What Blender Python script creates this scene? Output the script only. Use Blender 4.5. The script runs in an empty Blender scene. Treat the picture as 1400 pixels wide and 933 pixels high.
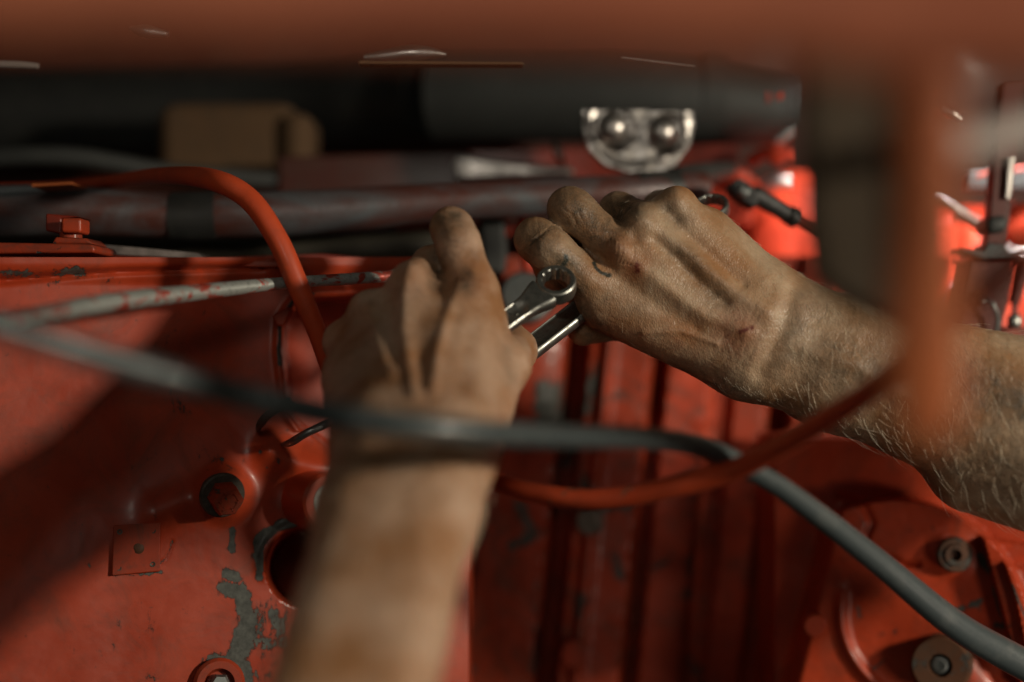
import bpy, math, random
import numpy as np
from mathutils import Vector, Matrix
random.seed(7); np.random.seed(7)
S = bpy.context.scene
COL = S.collection
R = math.radians
K = 36.0/50.0/1400.0          # metres per reference unit per metre of distance
FD = 0.69                     # distance of the hands

def P(px, py, d=FD):          # a measured direction and a distance -> a point in the place
    return Vector(((px-700.0)*K*d, d, (466.5-py)*K*d))
def PA(px, py, d):
    px, py, d = np.broadcast_arrays(np.asarray(px, float), np.asarray(py, float), np.asarray(d, float))
    return np.stack([(px-700.0)*K*d, d, (466.5-py)*K*d], -1)

# ------------------------------------------------------------------ camera
cam = bpy.data.cameras.new('camera'); co = bpy.data.objects.new('camera', cam); COL.objects.link(co)
co.rotation_euler = (R(90), 0, 0)
cam.lens = 50; cam.sensor_width = 36; cam.clip_start = 0.01; cam.clip_end = 50
cam.dof.use_dof = True; cam.dof.focus_distance = 0.692; cam.dof.aperture_fstop = 1.9
cam.dof.aperture_blades = 0
S.camera = co
# ------------------------------------------------------------------ world and lamps
w = bpy.data.worlds.new('World'); S.world = w; w.use_nodes = True
bg = w.node_tree.nodes['Background']; bg.inputs[0].default_value = (0.70, 0.68, 0.52, 1); bg.inputs[1].default_value = 0.022

def lamp(name, kind, loc, target, power, size, color, spot=None, blend=.3):
    L = bpy.data.lights.new(name, kind); L.energy = power; L.color = color
    if kind == 'AREA': L.shape = 'DISK'; L.size = size
    else: L.shadow_soft_size = size
    if spot: L.spot_size = R(spot); L.spot_blend = blend
    o = bpy.data.objects.new(name, L); COL.objects.link(o); o.location = loc
    d = Vector(target)-Vector(loc); o.rotation_euler = d.to_track_quat('-Z', 'Y').to_euler()
    return o
lamp('work_lamp', 'AREA', (0.90, 0.07, 0.165), (-0.03, 0.71, -0.03), 9.4, 0.09, (1.0, .90, .72))
lamp('rear_lamp', 'SPOT', (0.42, 0.80, 0.36), (0.25, .98, 0.04), 58.0, 0.05, (1.0, .92, .90), 32, .7)
lamp('beam_fill', 'AREA', (-0.06, -0.04, 0.20), (-0.02, 0.25, 0.07), 0.75, 0.20, (1.0, .93, .80))  # added fill to brighten the top beam, no fixture there

lamp('low_fill', 'SPOT', (0.50, 0.30, -0.24), (0.14, .82, -.14), 2.5, 0.05, (1.0, .86, .72), 44, .9)  # added low fill for the ribs and the round cover
lamp('rib_fill', 'SPOT', (0.22, 0.80, 0.16), (0.120, .88, -.028), 2.6, 0.006, (1.0, .9, .88), 10, .25)  # added narrow spot that makes the lit patches on the ribs
S.render.engine = 'CYCLES'
S.cycles.use_denoising = True
S.cycles.max_bounces = 7; S.cycles.caustics_reflective = False; S.cycles.caustics_refractive = False
S.cycles.sample_clamp_indirect = 4
vs = S.view_settings; vs.view_transform = 'Standard'; vs.look = 'None'; vs.exposure = 0; vs.gamma = 1

# ------------------------------------------------------------------ materials
def new_mat(name):
    m = bpy.data.materials.new(name); m.use_nodes = True
    nt = m.node_tree; b = nt.nodes['Principled BSDF']; return m, nt, b
def N(nt, t, **kw):
    n = nt.nodes.new(t)
    for k, v in kw.items(): setattr(n, k, v)
    return n
def noise(nt, scale, detail=4, rough=.6, dist=0, vec=None):
    n = N(nt, 'ShaderNodeTexNoise'); n.inputs['Scale'].default_value = scale
    n.inputs['Detail'].default_value = detail; n.inputs['Roughness'].default_value = rough
    n.inputs['Distortion'].default_value = dist
    if vec is None:
        vec = nt.nodes.get('TC') or N(nt, 'ShaderNodeTexCoord', name='TC')
        vec = vec.outputs['Object']
    nt.links.new(vec, n.inputs['Vector']); return n.outputs['Fac']
def ramp(nt, fac, stops):
    r = N(nt, 'ShaderNodeValToRGB'); nt.links.new(fac, r.inputs[0]); e = r.color_ramp.elements
    while len(e) < len(stops): e.new(.5)
    for i, (p, c) in enumerate(stops):
        e[i].position = p; e[i].color = (c, c, c, 1) if isinstance(c, (int, float)) else (*c, 1)
    return r.outputs[0]
def mixc(nt, fac, a, b, mode='MIX'):
    m = N(nt, 'ShaderNodeMix', data_type='RGBA', blend_type=mode)
    for s, v in ((0, fac), (6, a), (7, b)):
        if isinstance(v, (int, float)): m.inputs[s].default_value = v
        elif isinstance(v, tuple): m.inputs[s].default_value = (*v, 1)
        else: nt.links.new(v, m.inputs[s])
    return m.outputs[2]
def math_(nt, op, a, b=0.0):
    m = N(nt, 'ShaderNodeMath', operation=op)
    for s, v in ((0, a), (1, b)):
        if isinstance(v, (int, float)): m.inputs[s].default_value = v
        else: nt.links.new(v, m.inputs[s])
    return m.outputs[0]
def attr(nt, name):
    a = N(nt, 'ShaderNodeAttribute', attribute_name=name); return a.outputs['Fac']
def bump(nt, b, h, strength=.3, dist=.001, prev=None):
    n = N(nt, 'ShaderNodeBump'); n.inputs['Strength'].default_value = strength; n.inputs['Distance'].default_value = dist
    nt.links.new(h, n.inputs['Height'])
    if prev is not None: nt.links.new(prev, n.inputs['Normal'])
    nt.links.new(n.outputs[0], b.inputs['Normal']); return n.outputs[0]

def paint(name, base=(.40, .042, .013), under=(.062, .064, .056), chips=.35, scale=60, rough=.36, dirt_shade=.5, usechip=False, coat=.12):
    m, nt, b = new_mat(name)
    n1 = noise(nt, scale, 7, .68, .6); n2 = noise(nt, scale*.23, 4, .6); n3 = noise(nt, 900, 3, .6)
    n4 = noise(nt, 22, 5, .62, .4)
    dark = tuple(c*.42 for c in base); hot = (min(1, base[0]*1.12), base[1]*1.25, base[2]*1.2)
    c = mixc(nt, ramp(nt, n4, [(.3, 0), (.7, 1)]), tuple(x*.8 for x in base), hot)
    gr = ramp(nt, noise(nt, scale*.7, 8, .75, 1.0), [(.46, 0), (.72, 1)])
    c = mixc(nt, math_(nt, 'MULTIPLY', gr, dirt_shade), c, (.055, .038, .026))  # random grime over the paint, no shade in it
    c = mixc(nt, math_(nt, 'MULTIPLY', ramp(nt, n3, [(.62, 0), (.72, 1)]), .35*dirt_shade), c, dark)
    # chips down to bare grey metal
    comb = math_(nt, 'ADD', math_(nt, 'MULTIPLY', n1, .62), math_(nt, 'MULTIPLY', n2, .38))
    t = 0.72 - chips*.25
    ch = ramp(nt, comb, [(t, 0), (t+.012, 1)])
    if usechip:
        a = attr(nt, 'chip')
        e = math_(nt, 'ADD', a, math_(nt, 'MULTIPLY', math_(nt, 'SUBTRACT', n1, .5), 2.1))
        e = math_(nt, 'ADD', e, math_(nt, 'MULTIPLY', math_(nt, 'SUBTRACT', noise(nt, 420, 4, .7), .5), .5))
        mp = N(nt, 'ShaderNodeMapping'); mp.inputs['Scale'].default_value = (260, 260, 70); mp.inputs['Rotation'].default_value = (0, R(18), 0)
        nt.links.new(nt.nodes['TC'].outputs['Object'], mp.inputs[0])
        st = noise(nt, 1, 5, .7, .3, mp.outputs[0])
        e = math_(nt, 'ADD', e, math_(nt, 'MULTIPLY', math_(nt, 'SUBTRACT', st, .5), 1.3))
        e2 = ramp(nt, e, [(.5, 0), (.53, 1)])
        c = mixc(nt, math_(nt, 'MULTIPLY', ramp(nt, e, [(.34, 0), (.5, 1)]), .75), c, (.09, .022, .012))
        ch = math_(nt, 'MAXIMUM', ch, e2)
    ucol = mixc(nt, ramp(nt, noise(nt, 260, 6, .7), [(.35, 0), (.7, 1)]), tuple(x*.55 for x in under), tuple(min(1, x*1.7) for x in under))
    c = mixc(nt, ch, c, ucol)
    nt.links.new(c, b.inputs['Base Color'])
    rr = mixc(nt, ch, ramp(nt, n4, [(.25, rough*.8), (.8, min(1, rough*1.5))]), (.62, .62, .62)); nt.links.new(rr, b.inputs['Roughness'])
    m_ch = ch
    b.inputs['Coat Weight'].default_value = coat; b.inputs['Coat Roughness'].default_value = .16; b.inputs['Specular IOR Level'].default_value = .32
    h = math_(nt, 'SUBTRACT', math_(nt, 'MULTIPLY', noise(nt, 150, 4, .6), .8), math_(nt, 'MULTIPLY', ch, .7))
    p = bump(nt, b, h, .22, .0004)
    p = bump(nt, b, math_(nt, 'MULTIPLY', m_ch, -1), .8, .0006, p)
    bump(nt, b, n3, .2, .0001, p)
    return m
def metal(name, base=(.45, .46, .44), rough=.3, grime=.4, metallic=1.0, scale=120, grimec=(.05, .045, .035)):
    m, nt, b = new_mat(name)
    n1 = noise(nt, scale, 6, .7, .5); n2 = noise(nt, 1200, 3, .6)
    c = mixc(nt, math_(nt, 'MULTIPLY', ramp(nt, n1, [(.4, 0), (.65, 1)]), grime), base, grimec)
    nt.links.new(c, b.inputs['Base Color']); b.inputs['Metallic'].default_value = metallic
    nt.links.new(ramp(nt, n1, [(.3, rough*.8), (.75, min(1, rough+.28))]), b.inputs['Roughness'])
    bump(nt, b, n2, .25, .0001); return m
def overspray(name, metalc=(.11, .125, .135), red=(.12, .03, .022), lo=.42, hi=.6, rough=.36, scale=(60, 60, 60), metallic=.35):
    m, nt, b = new_mat(name)
    tc = N(nt, 'ShaderNodeTexCoord', name='TC'); mp = N(nt, 'ShaderNodeMapping'); mp.inputs['Scale'].default_value = scale
    nt.links.new(tc.outputs['Object'], mp.inputs[0]); v = mp.outputs[0]
    n1 = noise(nt, 1, 7, .65, .8, v); fine = noise(nt, 500, 4, .65)
    f = ramp(nt, n1, [(lo, 0), (hi, 1)])
    c = mixc(nt, f, metalc, red)
    c = mixc(nt, ramp(nt, fine, [(.5, 0), (.75, .6)]), c, (.03, .026, .022))
    nt.links.new(c, b.inputs['Base Color']); b.inputs['Metallic'].default_value = metallic
    nt.links.new(ramp(nt, fine, [(.3, rough*.85), (.7, rough*1.4)]), b.inputs['Roughness'])
    bump(nt, b, math_(nt, 'ADD', f, fine), .3, .0004); return m
def rubber(name, base=(.05, .055, .055), rough=.42, coat=0, worn=(.16, .17, .17), rib=None):
    m, nt, b = new_mat(name)
    n1 = noise(nt, 70, 6, .7); n2 = noise(nt, 700, 3, .6)
    c = mixc(nt, ramp(nt, n1, [(.5, 0), (.75, .55)]), base, worn); nt.links.new(c, b.inputs['Base Color'])
    nt.links.new(ramp(nt, n2, [(.3, rough*.9), (.7, rough*1.25)]), b.inputs['Roughness'])
    bump(nt, b, n2, .25, .0002); b.inputs['Coat Weight'].default_value = coat
    return m
def skin(name, base, tan, grime, hairfine=True):
    m, nt, b = new_mat(name)
    n1 = noise(nt, 35, 5, .6); n2 = noise(nt, 130, 6, .7, .8); n3 = noise(nt, 420, 5, .7)
    c = mixc(nt, ramp(nt, n1, [(.36, 0), (.62, 1)]), tan, base)
    c = mixc(nt, math_(nt, 'MULTIPLY', ramp(nt, n3, [(.45, 0), (.75, 1)]), .28), c, tuple(x*.55 for x in tan))
    red = attr(nt, 'red')
    n5 = noise(nt, 1500, 5, .7)
    rd = math_(nt, 'MULTIPLY', red, ramp(nt, n2, [(.3, .25), (.6, 1)]))
    c = mixc(nt, rd, c, (.23, .045, .025))
    a = attr(nt, 'dirt_shade')  # real dirt plus painted shade
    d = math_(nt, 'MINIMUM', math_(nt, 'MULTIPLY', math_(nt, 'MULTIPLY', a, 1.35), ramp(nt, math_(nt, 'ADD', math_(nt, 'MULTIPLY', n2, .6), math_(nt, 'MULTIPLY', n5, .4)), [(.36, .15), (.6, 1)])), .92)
    c = mixc(nt, d, c, grime)  # grime colour also carries the painted shade
    mk = attr(nt, 'mark'); mk = math_(nt, 'ADD', mk, math_(nt, 'MULTIPLY', math_(nt, 'SUBTRACT', math_(nt, 'ADD', math_(nt, 'MULTIPLY', n3, .5), math_(nt, 'MULTIPLY', n5, .5)), .5), 2.2))
    c = mixc(nt, ramp(nt, mk, [(.35, 0), (.85, .93)]), c, (.012, .02, .017))
    bl = attr(nt, 'blood'); bl = math_(nt, 'ADD', bl, math_(nt, 'MULTIPLY', math_(nt, 'SUBTRACT', math_(nt, 'ADD', math_(nt, 'MULTIPLY', n3, .5), math_(nt, 'MULTIPLY', n5, .5)), .5), 2.6))
    c = mixc(nt, ramp(nt, bl, [(.4, 0), (.85, .9)]), c, (.10, .008, .005))
    nt.links.new(c, b.inputs['Base Color'])
    b.inputs['Subsurface Weight'].default_value = .12; b.inputs['Subsurface Radius'].default_value = (1, .35, .2); b.inputs['Subsurface Scale'].default_value = .003
    nt.links.new(ramp(nt, n2, [(.3, .33), (.7, .52)]), b.inputs['Roughness'])
    b.inputs['Specular IOR Level'].default_value = .42
    vo = N(nt, 'ShaderNodeTexVoronoi', feature='DISTANCE_TO_EDGE'); vo.inputs['Scale'].default_value = 900
    tc = nt.nodes['TC']; mx = N(nt, 'ShaderNodeMapping'); mx.inputs['Scale'].default_value = (1, 1, .55); mx.inputs['Rotation'].default_value = (0, R(35), 0)
    nt.links.new(tc.outputs['Object'], mx.inputs[0]); nt.links.new(mx.outputs[0], vo.inputs['Vector'])
    p = bump(nt, b, n2, .35, .0011)
    p = bump(nt, b, n3, .2, .0005, p)
    bump(nt, b, ramp(nt, vo.outputs['Distance'], [(0, 0), (.25, 1)]), .36, .0003, p)
    return m

M = {}
M['red'] = paint('red_enamel', chips=.06, dirt_shade=.5, usechip=True, rough=.36)
M['red_worn'] = paint('worn_red_enamel', base=(.34, .036, .011), chips=.56, dirt_shade=.95, scale=48, rough=.45, usechip=True)
M['red_back'] = paint('red_enamel_far', base=(.56, .052, .022), chips=.05, dirt_shade=.25, scale=40, rough=.33)
M['red_dark'] = paint('maroon_enamel', base=(.20, .018, .008), chips=.1, dirt_shade=.6, rough=.38)
M['red_cable'] = paint('red_sprayed_cable', base=(.46, .052, .015), under=(.09, .07, .04), chips=.50, dirt_shade=.3, scale=70, rough=.42, coat=.1)
M['rust'] = paint('rusty_oiled_iron', base=(.085, .032, .015), under=(.05, .045, .038), chips=.7, dirt_shade=.9, scale=110, rough=.55, coat=0)
M['wall'] = paint('shaded_maroon_enamel', base=(.07, .014, .008), chips=.1, dirt_shade=.6, rough=.5)  # dark maroon; holds painted shade on the channel's left web
M['lever'] = paint('dark_red_enamel', base=(.085, .011, .006), chips=.15, dirt_shade=.6, rough=.5, coat=0)  # very dark red base colour
M['umber'] = rubber('umber_shade', (.045, .027, .012), .8, 0, (.06, .038, .02))  # shade colour for the post's unlit face
M['orange'] = paint('orange_enamel', base=(.34, .075, .018), chips=0, dirt_shade=.2, rough=.65, coat=0)
M['beam'] = paint('dusty_red_enamel', base=(.33, .085, .04), under=(.22, .2, .17), chips=.12, dirt_shade=.3, rough=.5, scale=9)
M['chrome'] = metal('chromed_steel', (.40, .40, .37), .34, .6, 1.0, 260)
M['steel'] = metal('dull_steel', (.34, .36, .35), .36, .5)
M['bolt'] = metal('grimy_steel', (.13, .11, .09), .55, .8, .6)
M['alu'] = metal('cast_aluminium', (.50, .46, .43), .33, .3, 1.0, 60)
M['pipe'] = overspray('dull_pipe_with_overspray', (.11, .12, .13), (.10, .032, .024), .33, .56, .40, (14, 60, 40), .25)
M['thin'] = overspray('chipped_silver_tube', (.27, .28, .26), (.30, .035, .018), .53, .58, .42, (35, 130, 130), .25)
M['hose'] = rubber('grey_rubber_hose', (.045, .055, .057), .36, .15, (.10, .105, .10))
M['dusty'] = rubber('dusty_pipe', (.24, .20, .18), .6, 0, (.34, .30, .27))
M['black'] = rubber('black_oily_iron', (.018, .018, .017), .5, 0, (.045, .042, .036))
M['grey'] = rubber('grey_iron', (.030, .031, .029), .6, 0, (.05, .05, .046))
M['tan'] = rubber('tan_casing', (.10, .052, .022), .8, 0, (.05, .035, .022))
M['olive'] = rubber('olive_gasket', (.045, .038, .026), .6, 0, (.085, .075, .055))
M['greystrip'] = metal('gasket_edge', (.28, .24, .22), .55, .5, .3)
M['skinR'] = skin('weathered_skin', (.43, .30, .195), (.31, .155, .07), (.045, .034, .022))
M['skinL'] = skin('tanned_skin', (.46, .295, .20), (.30, .14, .06), (.05, .036, .024))
m, nt, b = new_mat('blond_hair'); b.inputs['Base Color'].default_value = (.80, .70, .54, 1); b.inputs['Roughness'].default_value = .28; b.inputs['Specular IOR Level'].default_value = .8
M['hair'] = m

# ------------------------------------------------------------------ object helpers
def tag(o, label=None, cat=None, group=None, kind=None):
    if label: o['label'] = label
    if cat: o['category'] = cat
    if group: o['group'] = group
    if kind: o['kind'] = kind
    return o
def thing(name, loc, label, cat, group=None):
    e = bpy.data.objects.new(name, None); COL.objects.link(e); e.location = loc; e.empty_display_size = .01
    return tag(e, label, cat, group)
def link(name, me, mat, parent=None, smooth=True):
    o = bpy.data.objects.new(name, me); COL.objects.link(o)
    if mat is not None: me.materials.append(mat)
    if smooth: me.polygons.foreach_set('use_smooth', [True]*len(me.polygons))
    if parent is not None:
        o.parent = parent; o.matrix_parent_inverse = Matrix.Translation(-parent.location)
    return o
def mesh(name, verts, faces, mat, parent=None, smooth=True, bevel=0, sharp=None):
    me = bpy.data.meshes.new(name); me.from_pydata([tuple(v) for v in verts], [], faces); me.validate(); me.update()
    o = link(name, me, mat, parent, smooth)
    if bevel:
        bm = o.modifiers.new('b', 'BEVEL'); bm.width = bevel; bm.segments = 3; bm.limit_method = 'ANGLE'; bm.angle_limit = R(40); bm.harden_normals = False
        wn = o.modifiers.new('w', 'WEIGHTED_NORMAL'); wn.keep_sharp = False
    if sharp:
        me.set_sharp_from_angle(angle=R(sharp))
    return o
def spline(pts, n=12):
    p = np.array([list(q) for q in pts], float)
    q = np.vstack([2*p[0]-p[1], p, 2*p[-1]-p[-2]]); out = []
    for i in range(len(p)-1):
        a, b_, c, d = q[i:i+4]
        for t in np.linspace(0, 1, n, endpoint=False):
            out.append(.5*((2*b_)+(c-a)*t+(2*a-5*b_+4*c-d)*t*t+(3*b_-a-3*c+d)*t**3))
    out.append(p[-1]); return np.array(out)
def tube_geo(path, rad, seg=20, flat=None, cap=True, up=(0, 1, 0)):
    path = np.asarray(path, float); n = len(path); rad = np.broadcast_to(np.asarray(rad, float), (n,))
    T = np.gradient(path, axis=0); T /= np.linalg.norm(T, axis=1)[:, None]
    V, F = [], []
    u = np.array(up, float)
    for i in range(n):
        u = u-T[i]*np.dot(u, T[i]); u /= np.linalg.norm(u)+1e-12
        v = np.cross(T[i], u)
        fu = flat if flat else 1.0
        for k in range(seg):
            a = 2*math.pi*k/seg
            V.append(path[i]+rad[i]*(u*math.cos(a)*fu+v*math.sin(a)))
    for i in range(n-1):
        for k in range(seg):
            a, b_ = i*seg+k, i*seg+(k+1) % seg
            F.append((a, b_, b_+seg, a+seg))
    if cap: F.append(tuple(range(seg))[::-1]); F.append(tuple(range((n-1)*seg, n*seg)))
    return V, F
def tube(name, pts, mat, parent=None, seg=20, flat=None, n=12, rpx=True, up=(0, 1, 0)):
    """pts: (px, py, d, radius in reference units or metres)"""
    q = spline(pts, n); path = PA(q[:, 0], q[:, 1], q[:, 2]); rad = q[:, 3]*K*q[:, 2] if rpx else q[:, 3]
    V, F = tube_geo(path, rad, seg, flat, True, up)
    return mesh(name, V, F, mat, parent, sharp=60)
def lathe(name, origin, axis, prof, mat, parent=None, seg=32, rot=0, smooth=True, sharp=35):
    """prof: (radius, height along axis) closed with caps when radius is 0"""
    ax = Vector(axis).normalized(); u = ax.orthogonal().normalized(); v = ax.cross(u); o = Vector(origin)
    V, F = [], []
    for r, h in prof:
        for k in range(seg):
            a = 2*math.pi*k/seg+rot
            V.append(o+ax*h+(u*math.cos(a)+v*math.sin(a))*max(r, 1e-6))
    for i in range(len(prof)-1):
        for k in range(seg):
            a, b_ = i*seg+k, i*seg+(k+1) % seg
            F.append((a, b_, b_+seg, a+seg))
    if prof[0][0] > 1e-5: F.append(tuple(range(seg))[::-1])
    if prof[-1][0] > 1e-5: F.append(tuple(range((len(prof)-1)*seg, len(prof)*seg)))
    return mesh(name, V, F, mat, parent, smooth, sharp=sharp)
def prism(name, poly, d0, d1, mat, parent=None, bevel=.0006, taper=None, smooth=True):
    """outline given as measured directions at distance d0, thickness to d1 (its size is kept)"""
    f = [P(x, y, d0) for x, y in poly]; t = d1-d0
    n = len(f); V = f+[v+Vector((0, t, 0)) for v in f]
    F = [tuple(range(n)), tuple(range(n, 2*n))[::-1]]+[(i, i+n, (i+1) % n+n, (i+1) % n) for i in range(n)]
    me_o = mesh(name, V, F, mat, parent, smooth, bevel)
    return fixn(me_o)
def fixn(o):
    import bmesh
    bm = bmesh.new(); bm.from_mesh(o.data); bmesh.ops.recalc_face_normals(bm, faces=bm.faces); bm.to_mesh(o.data); bm.free(); return o
def box(name, c, size, mat, parent=None, rot=(0, 0, 0), bevel=.001):
    from mathutils import Euler
    Rm = Euler(rot).to_matrix(); sx, sy, sz = [s/2 for s in size]; c = Vector(c)
    V = [c+Rm @ Vector((x*sx, y*sy, z*sz)) for x in (-1, 1) for y in (-1, 1) for z in (-1, 1)]
    F = [(0, 1, 3, 2), (4, 6, 7, 5), (0, 4, 5, 1), (2, 3, 7, 6), (0, 2, 6, 4), (1, 5, 7, 3)]
    return fixn(mesh(name, V, F, mat, parent, True, bevel))
def ss(a, b_, x):
    t = np.clip((x-a)/(b_-a), 0, 1); return t*t*(3-2*t)
def dpoly(X, Y, pts):
    best = np.full(np.shape(X), 1e9)
    for (ax, ay), (bx, by) in zip(pts[:-1], pts[1:]):
        dx, dy = bx-ax, by-ay; L = dx*dx+dy*dy+1e-9
        t = np.clip(((X-ax)*dx+(Y-ay)*dy)/L, 0, 1)
        best = np.minimum(best, np.hypot(X-ax-t*dx, Y-ay-t*dy))
    return best
def inside(X, Y, poly):
    c = np.zeros(np.shape(X), bool); n = len(poly)
    for i in range(n):
        x1, y1 = poly[i]; x2, y2 = poly[(i+1) % n]
        if y1 == y2: continue
        cond = ((y1 > Y) != (y2 > Y)) & (X < (x2-x1)*(Y-y1)/(y2-y1)+x1)
        c ^= cond
    return c
def sdpoly(X, Y, poly):
    d = dpoly(X, Y, list(poly)+[poly[0]]); return np.where(inside(X, Y, poly), -d, d)
def vnoise(X, Y, s, seed=0):
    rs = np.random.RandomState(seed); g = rs.rand(64, 64); x = X/s; y = Y/s
    xi = np.floor(x).astype(int); yi = np.floor(y).astype(int); fx = x-xi; fy = y-yi; fx = fx*fx*(3-2*fx); fy = fy*fy*(3-2*fy)
    def G(i, j): return g[i % 64, j % 64]
    return (G(xi, yi)*(1-fx)+G(xi+1, yi)*fx)*(1-fy)+(G(xi, yi+1)*(1-fx)+G(xi+1, yi+1)*fx)*fy-.5
def sheet(name, x0, x1, y0, y1, step, dfun, mat, parent=None, chip=None, thick=.03, mask=None):
    """a cast surface as a relief grid, closed with side walls and a back"""
    xs = np.arange(x0, x1+step*.5, step); ys = np.arange(y0, y1+step*.5, step)
    X, Y = np.meshgrid(xs, ys); D = dfun(X, Y); V = PA(X, Y, D).reshape(-1, 3); ny, nx = X.shape
    idx = np.arange(nx*ny).reshape(ny, nx)
    F = np.stack([idx[:-1, :-1], idx[1:, :-1], idx[1:, 1:], idx[:-1, 1:]], -1).reshape(-1, 4)
    keep = np.ones(len(F), bool)
    if mask is not None:
        mk = mask(X, Y); keep = (mk[:-1, :-1] & mk[1:, :-1] & mk[1:, 1:] & mk[:-1, 1:]).reshape(-1)
        F = F[keep]
    # boundary edges -> side walls
    E = {}
    for f in F.tolist():
        for a, b_ in zip(f, f[1:]+f[:1]): E[(a, b_)] = 1
    bd = [(a, b_) for (a, b_) in E if (b_, a) not in E]
    vid = sorted({a for e in bd for a in e}); mp = {v: len(V)+i for i, v in enumerate(vid)}
    B = V[vid].copy(); B[:, 1] += thick
    faces = F.tolist()+[[b_, a, mp[a], mp[b_]] for a, b_ in bd]
    o = mesh(name, np.vstack([V, B]), faces, mat, parent, True, sharp=50)
    if chip is not None and len(o.data.vertices) == len(V)+len(B):
        c = chip(X, Y).reshape(-1); c = np.concatenate([c, np.zeros(len(B))]).astype(np.float32)
        at = o.data.attributes.new('chip', 'FLOAT', 'POINT'); at.data.foreach_set('value', c)
    return o
def hexbolt(parent, pos, axis, r, h, mat_head, mat_washer, washer=1.35, wh=.0015, rot=0, dome=False):
    ax = Vector(axis).normalized(); pos = Vector(pos)
    lathe('washer', pos, ax, [(r*washer, 0), (r*washer, wh*.7), (r*washer*.93, wh), (0, wh)], mat_washer, parent, 28)
    b = lathe('bolt_head', pos+ax*wh, ax, [(r, 0), (r, h*.85), (r*.9, h), (0, h*(1.0))], mat_head, parent, 6, rot, smooth=False)
    return b

# ------------------------------------------------------------------ implicit-surface limbs
def smin(a, b_, k):
    h = np.clip(.5+.5*(b_-a)/k, 0, 1); return b_+(a-b_)*h-k*h*(1-h)
def cap_sd(X, a, b_, ra, rb):
    a = np.array(a, np.float32); b_ = np.array(b_, np.float32); ba = b_-a
    pa = X-a; t = np.clip((pa @ ba)/float(ba @ ba+1e-12), 0, 1)
    d = pa-t[:, None]*ba; return np.sqrt(np.einsum('ij,ij->i', d, d))-(ra+(rb-ra)*t)
def surface_nets(F, org, h):
    nx, ny, nz = F.shape; s = F < 0
    c = np.zeros((nx-1, ny-1, nz-1), np.int8)
    for i in (0, 1):
        for j in (0, 1):
            for k in (0, 1): c += s[i:nx-1+i, j:ny-1+j, k:nz-1+k]
    act = (c > 0) & (c < 8); idx = -np.ones(act.shape, np.int64); I = np.argwhere(act); idx[act] = np.arange(len(I))
    acc = np.zeros((len(I), 3)); cnt = np.zeros(len(I))
    cor = [(i, j, k) for i in (0, 1) for j in (0, 1) for k in (0, 1)]
    for p in cor:
        for ax in range(3):
            if p[ax] == 1: continue
            q = list(p); q[ax] = 1
            f0 = F[I[:, 0]+p[0], I[:, 1]+p[1], I[:, 2]+p[2]]; f1 = F[I[:, 0]+q[0], I[:, 1]+q[1], I[:, 2]+q[2]]
            m = (f0 < 0) != (f1 < 0); t = np.where(m, f0/(f0-f1+1e-20), 0)
            pos = np.array(p, float)[None]+0*acc; pos[:, ax] += t
            acc[m] += pos[m]; cnt[m] += 1
    V = (I+acc/cnt[:, None])*h+org
    Q = []
    for ax in range(3):
        sl0 = [slice(None)]*3; sl1 = [slice(None)]*3; sl0[ax] = slice(0, -1); sl1[ax] = slice(1, None)
        ch = s[tuple(sl0)] != s[tuple(sl1)]; E = np.argwhere(ch)
        o1, o2 = [(1, 2), (2, 0), (0, 1)][ax]
        ok = (E[:, o1] > 0) & (E[:, o2] > 0) & (E[:, o1] < F.shape[o1]-1) & (E[:, o2] < F.shape[o2]-1)
        E = E[ok]; ins = s[E[:, 0], E[:, 1], E[:, 2]]
        def g(a, b_):
            e = E.copy(); e[:, o1] -= a; e[:, o2] -= b_; return idx[e[:, 0], e[:, 1], e[:, 2]]
        q = np.stack([g(0, 0), g(1, 0), g(1, 1), g(0, 1)], -1); q[~ins] = q[~ins][:, ::-1]
        Q.append(q)
    Q = np.vstack(Q); Q = Q[(Q >= 0).all(1)]
    return V, Q
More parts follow.
